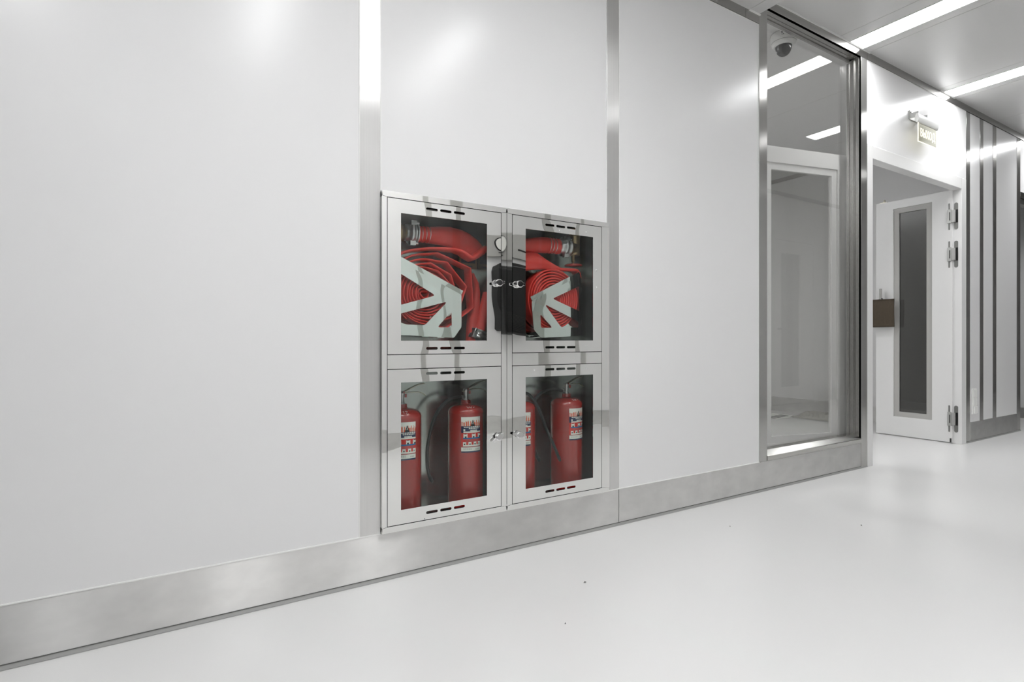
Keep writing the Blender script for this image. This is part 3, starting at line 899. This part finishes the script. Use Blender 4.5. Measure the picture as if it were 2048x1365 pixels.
b.lathe((0.700, 2.14, 1.290), [(0.022, 0), (0.024, 0.004), (0.024, 0.11), (0.020, 0.13)], n=24)
b.build('valve_body', M['brass'], ev)

# ---- fire extinguishers
def pix(i, j, NI, NJ):
    """ink of the label at column i, row j (from the top)"""
    u, v = i / NI, j / NJ
    if v < 0.015 or u < 0.02 and v < 0.25: return 'w'
    if v < 0.25:
        du = abs(u - 0.56)
        if v > 0.06 and du < (v - 0.06) * 0.60:
            if v > 0.13 and du < (v - 0.13) * 0.35 and v < 0.20: return 'w'
            return 'k'
        fl = 0.20 - 0.075 * abs(math.sin(u * 23)) - 0.045 * abs(math.sin(u * 51 + 1))
        return 'o' if v > fl and (math.sin(u * 61) > -0.45) else 'w'
    if v < 0.44:
        if 0.27 < v < 0.29 and 0.1 < u: return 'w' if (i % 5) else 'n'
        if 0.31 < v < 0.335 and 0.36 < u < 0.92: return 'w' if (i % 4) else 'n'
        if 0.355 < v < 0.40 and 0.42 < u < 0.80: return 'w' if (i % 3) else 'g'
        if 0.33 < v < 0.38 and 0.09 < u < 0.18: return 'w'
        if v > 0.405 and u > 0.10: return 'w'
        return 'n'
    if v < 0.455: return 'r'
    if v < 0.62:
        for c0 in (0.10, 0.50, 0.84):
            if c0 < u < c0 + 0.20 and 0.47 < v < 0.575:
                if (v > 0.535 and abs(u - c0 - 0.10) < 0.045) or (v < 0.495 and c0 + .04 < u < c0 + .16 and j % 2): return 'k'
                return 'w'
        if 0.580 < v < 0.62 and u > 0.08: return 'b'
        return 'r'
    if v < 0.69: return 'p' if (j % 2 and 0.2 < u < 0.9 and i % 3) else 'r'
    if v < 0.775:
        for c0 in (0.08, 0.34, 0.60, 0.83):
            if c0 < u < c0 + 0.15:
                if v > 0.735 and abs(u - c0 - 0.07) < 0.03: return 'k'
                return 'w'
        return 'r'
    if v < 0.815: return 'w' if u > 0.08 else 'r'
    if v < 0.84: return 'p' if i % 3 else 'r'
    if v < 0.955:
        if 0.885 < v < 0.93 and 0.68 < u < 0.92: return 'g' if i % 2 else 'w'
        if (0.87 < v < 0.885 or 0.90 < v < 0.912) and 0.08 < u < 0.5 and i % 4: return 'g'
        return 'w'
    return 'n'

def extinguisher(x, y, face, hose, label, lever_a, scribble=True):
    zb = 0.1925
    R = 0.0775
    e = empty('fire_extinguisher', (x, y, zb), label, 'fire extinguisher', 'red extinguishers standing in the lower compartments')
    b = MB()
    prof = [(R - 0.008, 0), (R - 0.002, 0.004), (R, 0.012), (R, 0.398), (R + 0.0006, 0.400), (R + 0.0006, 0.403), (R - 0.0005, 0.405)]
    for i in range(1, 9):
        a = PI / 2 * i / 9
        prof.append((0.020 + (R - 0.021) * math.cos(a), 0.405 + 0.030 * math.sin(a)))
    prof += [(0.022, 0.4365), (0.021, 0.440), (0.021, 0.450), (0.019, 0.452)]
    b.lathe((x, y, zb), prof, n=72)
    cy_ = b.build('cylinder', M['red'], e)
    # valve
    b = MB()
    b.lathe((x, y, zb + 0.452), [(0.0125, 0), (0.0125, 0.004), (0.0095, 0.006), (0.0095, 0.034), (0.0115, 0.036), (0.0115, 0.046), (0.006, 0.050)], n=24)
    ca, sa = math.cos(lever_a), math.sin(lever_a)
    b.cyl((x, y, zb + 0.464), (x - 0.022 * ca, y - 0.022 * sa, zb + 0.464), 0.0075, n=16)
    b.build('valve', M['alu'], e)
    def Lp(d, s_, z): return (x + d * ca - s_ * sa, y + d * sa + s_ * ca, zb + z)
    def bar(path, hw, th):
        q = MB(); n_ = len(path)
        vs = []
        for (d, z, w_) in path:
            vs += [Lp(d, -w_, z - th), Lp(d, w_, z - th), Lp(d, w_, z + th), Lp(d, -w_, z + th)]
        fs = [(i * 4 + k_, (i + 1) * 4 + k_, (i + 1) * 4 + (k_ + 1) % 4, i * 4 + (k_ + 1) % 4) for i in range(n_ - 1) for k_ in range(4)]
        fs += [(0, 1, 2, 3), tuple((n_ - 1) * 4 + k_ for k_ in (3, 2, 1, 0))]
        q.add(vs, fs); return q
    q = bar([(-0.014, 0.487, 0.008), (0.000, 0.496, 0.009), (0.020, 0.504, 0.010), (0.038, 0.513, 0.010), (0.060, 0.523, 0.009), (0.080, 0.529, 0.008), (0.096, 0.530, 0.007)], 0.009, 0.0022)
    q.build('lever', M['lever'], e, bevel=0.0008)
    q = bar([(-0.004, 0.492, 0.009), (0.018, 0.496, 0.009), (0.045, 0.497, 0.009), (0.072, 0.496, 0.008), (0.090, 0.490, 0.0075), (0.102, 0.480, 0.007)], 0.009, 0.0018)
    q.build('carry_handle', M['lever'], e, bevel=0.0008)
    q = MB(); q.cyl(Lp(0.006, -0.011, 0.498), Lp(0.006, 0.011, 0.498), 0.0032, n=12); q.box(*sorted((Lp(0.012, 0, 0)[0] - 0.003, Lp(0.012, 0, 0)[0] + 0.004)), y - 0.013, y - 0.009, zb + 0.478, zb + 0.492)
    q.build('safety_pin', M['red'], e)
    # hose: smooth curve through the points (world coordinates)
    b = MB()
    hp = [Vector((x - 0.020 * ca, y - 0.020 * sa, zb + 0.464))] + [Vector(p) for p in hose]
    sm = []
    for i in range(len(hp) - 1):
        p0 = hp[max(i - 1, 0)]; p1 = hp[i]; p2 = hp[i + 1]; p3 = hp[min(i + 2, len(hp) - 1)]
        for k_ in range(8):
            t = k_ / 8
            sm.append(0.5 * ((2 * p1) + (-p0 + p2) * t + (2 * p0 - 5 * p1 + 4 * p2 - p3) * t * t + (-p0 + 3 * p1 - 3 * p2 + p3) * t ** 3))
    sm.append(hp[-1])
    b.tube(sm, 0.0068, n=12)
    d = (sm[-1] - sm[-2]).normalized()
    hz = b.build('hose', M['rubber'], e)
    b = MB(); b.cyl(sm[-1] - d * 0.014, sm[-1] + d * 0.006, 0.0082, 0.0055, n=14)
    b.build('nozzle', M['black'], hz)
    # label as a curved sheet of printed cells
    NI, NJ = 46, 74
    Wd = math.radians(64); z1, z0 = zb + 0.388, zb + 0.240
    b = MB(); vs = []
    for j in range(NJ + 1):
        for i in range(NI + 1):
            a = face - Wd / 2 + Wd * i / NI
            vs.append((x + (R + 0.0005) * math.sin(a), y - (R + 0.0005) * math.cos(a), z1 + (z0 - z1) * j / NJ))
    keys = list(LC)
    o0 = len(b.v); b.v += vs
    for j in range(NJ):
        for i in range(NI):
            c = pix(i, j, NI, NJ)
            b.f.append([o0 + j * (NI + 1) + i, o0 + (j + 1) * (NI + 1) + i, o0 + (j + 1) * (NI + 1) + i + 1, o0 + j * (NI + 1) + i + 1])
            b.mi.append(keys.index(c)); b.sm.append(True)
    b.build('paper_label', [M['ink_' + k_] for k_ in keys], cy_)
    if scribble:      # hand-written white marks on the shoulder
        b = MB()
        strokes = scribble
        for st_ in strokes:
            pp = []
            for (ax, ay) in st_:
                a = face - 0.15 + ax * 0.95; r = 0.070 - ay * 0.014
                c_ = (r - 0.020) / (R - 0.021); hh = 0.405 + 0.030 * math.sqrt(max(0, 1 - c_ * c_))
                pp.append((x + r * math.sin(a), y - r * math.cos(a), zb + hh + 0.0006))
            b.tube(pp, 0.0007, n=6)
        b.build('chalk_mark', M['sealant'], cy_)
    return e
S1 = [[(-.62, .8), (-.5, 1), (-.45, .7), (-.56, .5), (-.43, .3), (-.5, 0), (-.62, .1)], [(-.32, 0), (-.27, 1)], [(-.18, .5), (-.06, .5)], [(.03, .7), (.06, 1)], [(.06, 1), (.10, 0)], [(.18, .8), (.28, 1), (.34, .7), (.2, 0), (.38, 0)]]
S2 = [[(-.1, 1), (0, .3), (.1, .9), (.2, .3), (.3, 1)], [(.38, .5), (.5, .7)]]
extinguisher(0.765, 2.105, math.radians(-9), [(0.715, 2.13, 0.645), (0.700, 2.17, 0.56), (0.705, 2.185, 0.44), (0.71, 2.185, 0.34)], 'red extinguisher cut off by the left frame of the left cabinet window', 0.0, S1)
extinguisher(1.052, 2.105, math.radians(-9), [(0.985, 2.115, 0.650), (0.935, 2.12, 0.610), (0.902, 2.12, 0.545), (0.882, 2.12, 0.46), (0.880, 2.12, 0.385), (0.890, 2.12, 0.335), (0.902, 2.12, 0.312)], 'red extinguisher fully visible behind the lower left cabinet door', 0.05, S2)
extinguisher(1.318, 2.105, math.radians(-20), [(1.300, 2.07, 0.668), (1.350, 2.06, 0.652), (1.395, 2.05, 0.585), (1.430, 2.045, 0.50), (1.462, 2.03, 0.42), (1.488, 2.02, 0.352)], 'red extinguisher cut off by the left edge of the right cabinet window', -2.9, S2)
extinguisher(1.590, 2.105, math.radians(5), [(1.520, 2.12, 0.668), (1.470, 2.14, 0.650), (1.430, 2.15, 0.600), (1.418, 2.155, 0.53), (1.425, 2.155, 0.44), (1.440, 2.150, 0.37), (1.458, 2.145, 0.33)], 'red extinguisher fully visible behind the lower right cabinet door', 0.0, S2)

# ================================================================== THINGS ON AND BEHIND THE WALL
# exit sign standing off the wall above the doorway
es = empty('exit_sign', (4.94, 1.94, 2.41), 'small edge-lit clear exit sign with a white tube housing above the doorway', 'exit sign')
b = MB(); b.cyl((4.774, 0, 0), (5.100, 0, 0), 1.0, n=32); b.cyl((4.768, 0, 0), (4.774, 0, 0), 1.06, n=32); b.cyl((5.100, 0, 0), (5.106, 0, 0), 1.06, n=32)
b.v = [(p[0], 1.932 + p[1] * 0.0125, 2.585 + p[2] * 0.033) for p in b.v]
b.build('housing', M['camwhite'], es)
b = MB(); b.box(4.80, 4.95, 1.990, 1.998, 2.60, 2.67); b.box(4.80, 4.806, 1.935, 1.992, 2.605, 2.645); b.box(4.944, 4.95, 1.935, 1.992, 2.605, 2.645)
b.cyl((4.815, 1.985, 2.655), (4.815, 1.992, 2.655), 0.008, n=12); b.cyl((4.935, 1.985, 2.655), (4.935, 1.992, 2.655), 0.008, n=12)
b.build('bracket', M['hinge_arm'], es)
MB().box(4.788, 5.084, 1.929, 1.935, 2.413, 2.562).build('sign_plate', M['acrylic'], es)
b = MB(); b.box(4.7845, 4.788, 1.929, 1.935, 2.413, 2.562); b.box(4.7845, 5.084, 1.929, 1.935, 2.4095, 2.413)
b.build('lit_edge', M['signlit'], es)
text('lettering', '\u0412\u042b\u0425\u041e\u0414', 4.815, 2.452, 0.088, 0.245, 1.9275, 0.0008, M['signlit'], es)

# twin socket plate on the striped wall
so = empty('wall_socket', (6.0, 1.998, 0.246), 'white vertical socket plate low on the striped wall', 'socket')
MB().box(5.958, 6.044, 1.988, 1.9995, 0.246, 0.471).build('cover_plate', M['sealant'], so, bevel=0.002)
b = MB(); b.box(5.966, 6.036, 1.983, 1.988, 0.395, 0.462); b.box(5.966, 6.036, 1.983, 1.988, 0.322, 0.388)
b.build('socket_insert', M['sealant'], so, bevel=0.0015)
b = MB(); b.box(5.970, 6.032, 1.976, 1.988, 0.254, 0.314); b.build('hinged_cover', M['sealant'], so, bevel=0.002)

# dome camera under the back-room ceiling
dc = empty('dome_camera', (3.459, 2.176, ZR), 'white dome camera on the ceiling behind the tall window', 'camera')
b = MB(); b.lathe((3.459, 2.176, ZR - 0.056), [(0.0765, 0), (0.080, 0.003), (0.080, 0.0545)], n=56)
b.build('base', M['camwhite'], dc)
b = MB(); b.lathe((3.459, 2.176, ZR - 0.080), [(0.054, 0.0), (0.060, 0.0005), (0.071, 0.008), (0.0765, 0.022)], n=56)
b.build('trim_ring', M['camwhite'], dc)
b = MB(); b.lathe((3.459, 2.176, ZR - 0.058), [(0.0770, 0), (0.0770, 0.002)], n=56); b.lathe((3.459, 2.176, ZR - 0.0015), [(0.0812, 0), (0.0812, 0.001)], n=56)
b.build('gap_ring', M['seam'], dc)  # dark rings stand in for the shaded gaps round the base
b = MB()
b.lathe((3.459, 2.176, ZR - 0.080), [(0.001, -0.062), (0.016, -0.060), (0.030, -0.052), (0.041, -0.039), (0.048, -0.020), (0.052, 0.0005)], n=48)
b.build('dome', M['dome'], dc)
b = MB()
def on_base(a, z0, z1, w_):
    a0, a1 = a - w_ / 2, a + w_ / 2; R_ = 0.0803
    vs = [(3.459 + R_ * math.sin(a0), 2.176 - R_ * math.cos(a0), z0), (3.459 + R_ * math.sin(a1), 2.176 - R_ * math.cos(a1), z0),
          (3.459 + R_ * math.sin(a1), 2.176 - R_ * math.cos(a1), z1), (3.459 + R_ * math.sin(a0), 2.176 - R_ * math.cos(a0), z1)]
    b.add(vs, [(0, 1, 2, 3)])
on_base(-1.12, ZR - 0.022, ZR - 0.010, 0.10); on_base(-1.00, ZR - 0.021, ZR - 0.011, 0.06); on_base(-0.90, ZR - 0.020, ZR - 0.012, 0.08)
on_base(-0.78, ZR - 0.020, ZR - 0.012, 0.08); on_base(-0.60, ZR - 0.020, ZR - 0.014, 0.05); on_base(-1.12, ZR - 0.034, ZR - 0.029, 0.06); on_base(-1.02, ZR - 0.034, ZR - 0.028, 0.06)
b.build('printed_mark', M['ink'], dc)

# brown card hanging from the lever handle
b = MB()
n1, n2 = 10, 12
vs = []
for s_ in (0, 1):
    for j in range(n2 + 1):
        for i in range(n1 + 1):
            u, v = i / n1, j / n2
            yy = 2.475 + 0.235 * u
            zz = 1.283 - 0.262 * v
            xx = 5.662 - 0.006 * math.sin(PI * u) - 0.004 * math.sin(3 * u + 4 * v) - (0.012 if s_ else 0)
            vs.append((xx, yy, zz))
nn = (n1 + 1) * (n2 + 1); fs = []
for j in range(n2):
    for i in range(n1):
        q = (j * (n1 + 1) + i, j * (n1 + 1) + i + 1, (j + 1) * (n1 + 1) + i + 1, (j + 1) * (n1 + 1) + i)
        fs.append(q); fs.append(tuple(nn + k_ for k_ in reversed(q)))
bd = [j * (n1 + 1) for j in range(n2 + 1)]; be = [j * (n1 + 1) + n1 for j in range(n2 + 1)]
for l_ in (bd, be): fs += [(l_[i], l_[i + 1], nn + l_[i + 1], nn + l_[i]) for i in range(n2)]
for l_ in (list(range(n1 + 1)), [n2 * (n1 + 1) + i for i in range(n1 + 1)]): fs += [(l_[i], l_[i + 1], nn + l_[i + 1], nn + l_[i]) for i in range(n1)]
b.add(vs, fs, 0, True)
bagE = empty('paper_bag', (5.66, 2.59, 1.02), 'small brown paper bag hanging from the handle of the open door', 'bag')
b.build('bag_body', M['bag'], bagE)
lp_ = MB(); lp_.tube([(5.655, 2.57, 1.275), (5.668, 2.58, 1.29), (5.679, 2.59, 1.295), (5.685, 2.605, 1.29), (5.66, 2.62, 1.275)], 0.004, n=8)
lp_.build('bag_loop', M['rubber'], bagE)

# things lying on the back-room floor
pg = empty('paper_sheet', (6.00, 3.86, 0.0), 'white sheet with dark squares on the floor behind the tall window', 'paper')
MB().box(5.78, 6.22, 3.72, 4.05, 0.0005, 0.004).build('sheet', M['paper'], pg)
for i in range(4):
    MB().box(5.80 + 0.10 * i, 5.86 + 0.10 * i, 3.76 + 0.01 * i, 3.88 + 0.01 * i, 0.004, 0.0048).build('printed_square', M['ink'], pg)
b = MB(); rnd = random.Random(3); n_ = 14; vs = []
for j in range(n_ + 1):
    for i in range(n_ + 1):
        u, v = i / n_, j / n_
        ed_ = min(u, v, 1 - u, 1 - v)
        vs.append((6.08 + 0.36 * u + rnd.uniform(-.008, .008), 3.26 + 0.50 * v + rnd.uniform(-.01, .01), 0.004 + min(ed_ * 4, 1) * (0.03 + rnd.uniform(0, 0.05))))
b.add(vs, [(j * (n_ + 1) + i, j * (n_ + 1) + i + 1, (j + 1) * (n_ + 1) + i + 1, (j + 1) * (n_ + 1) + i) for j in range(n_) for i in range(n_)])
bg = b.build('plastic_wrap', M['film'])
tag(bg, 'crumpled grey plastic wrap on the floor behind the tall window', 'plastic wrap')

# specks of debris on the corridor floor
def chip(x, y, s, label):
    b = MB()
    b.add([(x - s, y, 0.0005), (x, y - s * .5, 0.0005), (x + s, y + s * .2, 0.0005), (x + s * .2, y + s * .7, 0.003), (x - s * .1, y + s * .1, 0.006)],
          [(0, 1, 4), (1, 2, 4), (2, 3, 4), (3, 0, 4), (0, 3, 2, 1)])
    tag(b.build('debris_flake', M['chip']), label, 'debris', 'specks on the corridor floor')
chip(1.287, 1.589, 0.008, 'largest grey flake on the floor in front of the right cabinet')
chip(2.826, 1.378, 0.007, 'grey flake on the floor right of the other specks, below the tall window')
chip(2.270, 1.701, 0.004, 'tiny grey flake on the floor near the baseboard right of the cabinets')
chip(1.046, 1.390, 0.003, 'tiny grey flake on the floor nearest the camera')

# instrument box on the opposite wall, mirrored in the cabinet doors
ib = empty('instrument_box', (2.62, YN + 0.06, 0.95), 'black vented box under a steel gauge panel, mirrored in the cabinet doors', 'instrument box')
MB().box(2.34, 2.92, YN + 0.0, YN + 0.03, 1.63, 1.875).build('gauge_panel', M['bead'], ib, bevel=0.004)
b = MB(); b.lathe((2.50, YN + 0.03, 1.77), [(0.078, 0), (0.080, 0.006), (0.076, 0.016), (0.070, 0.017)], n=40, axis='y'); gz = b.build('gauge', M['black'], ib)
b = MB(); b.lathe((2.50, YN + 0.0475, 1.77), [(0.068, 0), (0.068, 0.001)], n=40, axis='y'); b.build('gauge_face', M['gauge'], gz)
MB().box(2.47, 2.53, YN + 0.03, YN + 0.034, 1.665, 1.675).build('name_strip', M['ink'], ib)
MB().box(2.70, 2.82, YN + 0.03, YN + 0.036, 1.725, 1.74).build('name_strip', M['ink'], ib)
b = MB()
for (z_, a_, c_, dp) in (): pass
zs = [0.95, 0.97, 1.15, 1.40, 1.53, 1.56]; xa_ = [2.47, 2.455, 2.45, 2.425, 2.405, 2.42]; xb_ = [2.745, 2.76, 2.765, 2.79, 2.81, 2.80]; dp_ = [0.14, 0.16, 0.17, 0.18, 0.18, 0.15]
vs = []
for z_, a_, c_, d_ in zip(zs, xa_, xb_, dp_):
    vs += [(a_, YN + 0.001, z_), (c_, YN + 0.001, z_), (c_ - 0.01, YN + d_, z_), (a_ + 0.01, YN + d_, z_)]
b.add(vs, [(i * 4 + k_, i * 4 + (k_ + 1) % 4, (i + 1) * 4 + (k_ + 1) % 4, (i + 1) * 4 + k_) for i in range(5) for k_ in range(4)] + [(3, 2, 1, 0), (20, 21, 22, 23)])
b.build('vented_body', M['black'], ib, bevel=0.006)
b = MB()
for i in range(11): b.box(2.50, 2.72, YN + 0.165, YN + 0.175, 0.995 + i * 0.016, 0.999 + i * 0.016)
b.build('vent_slits', M['dark'], ib)
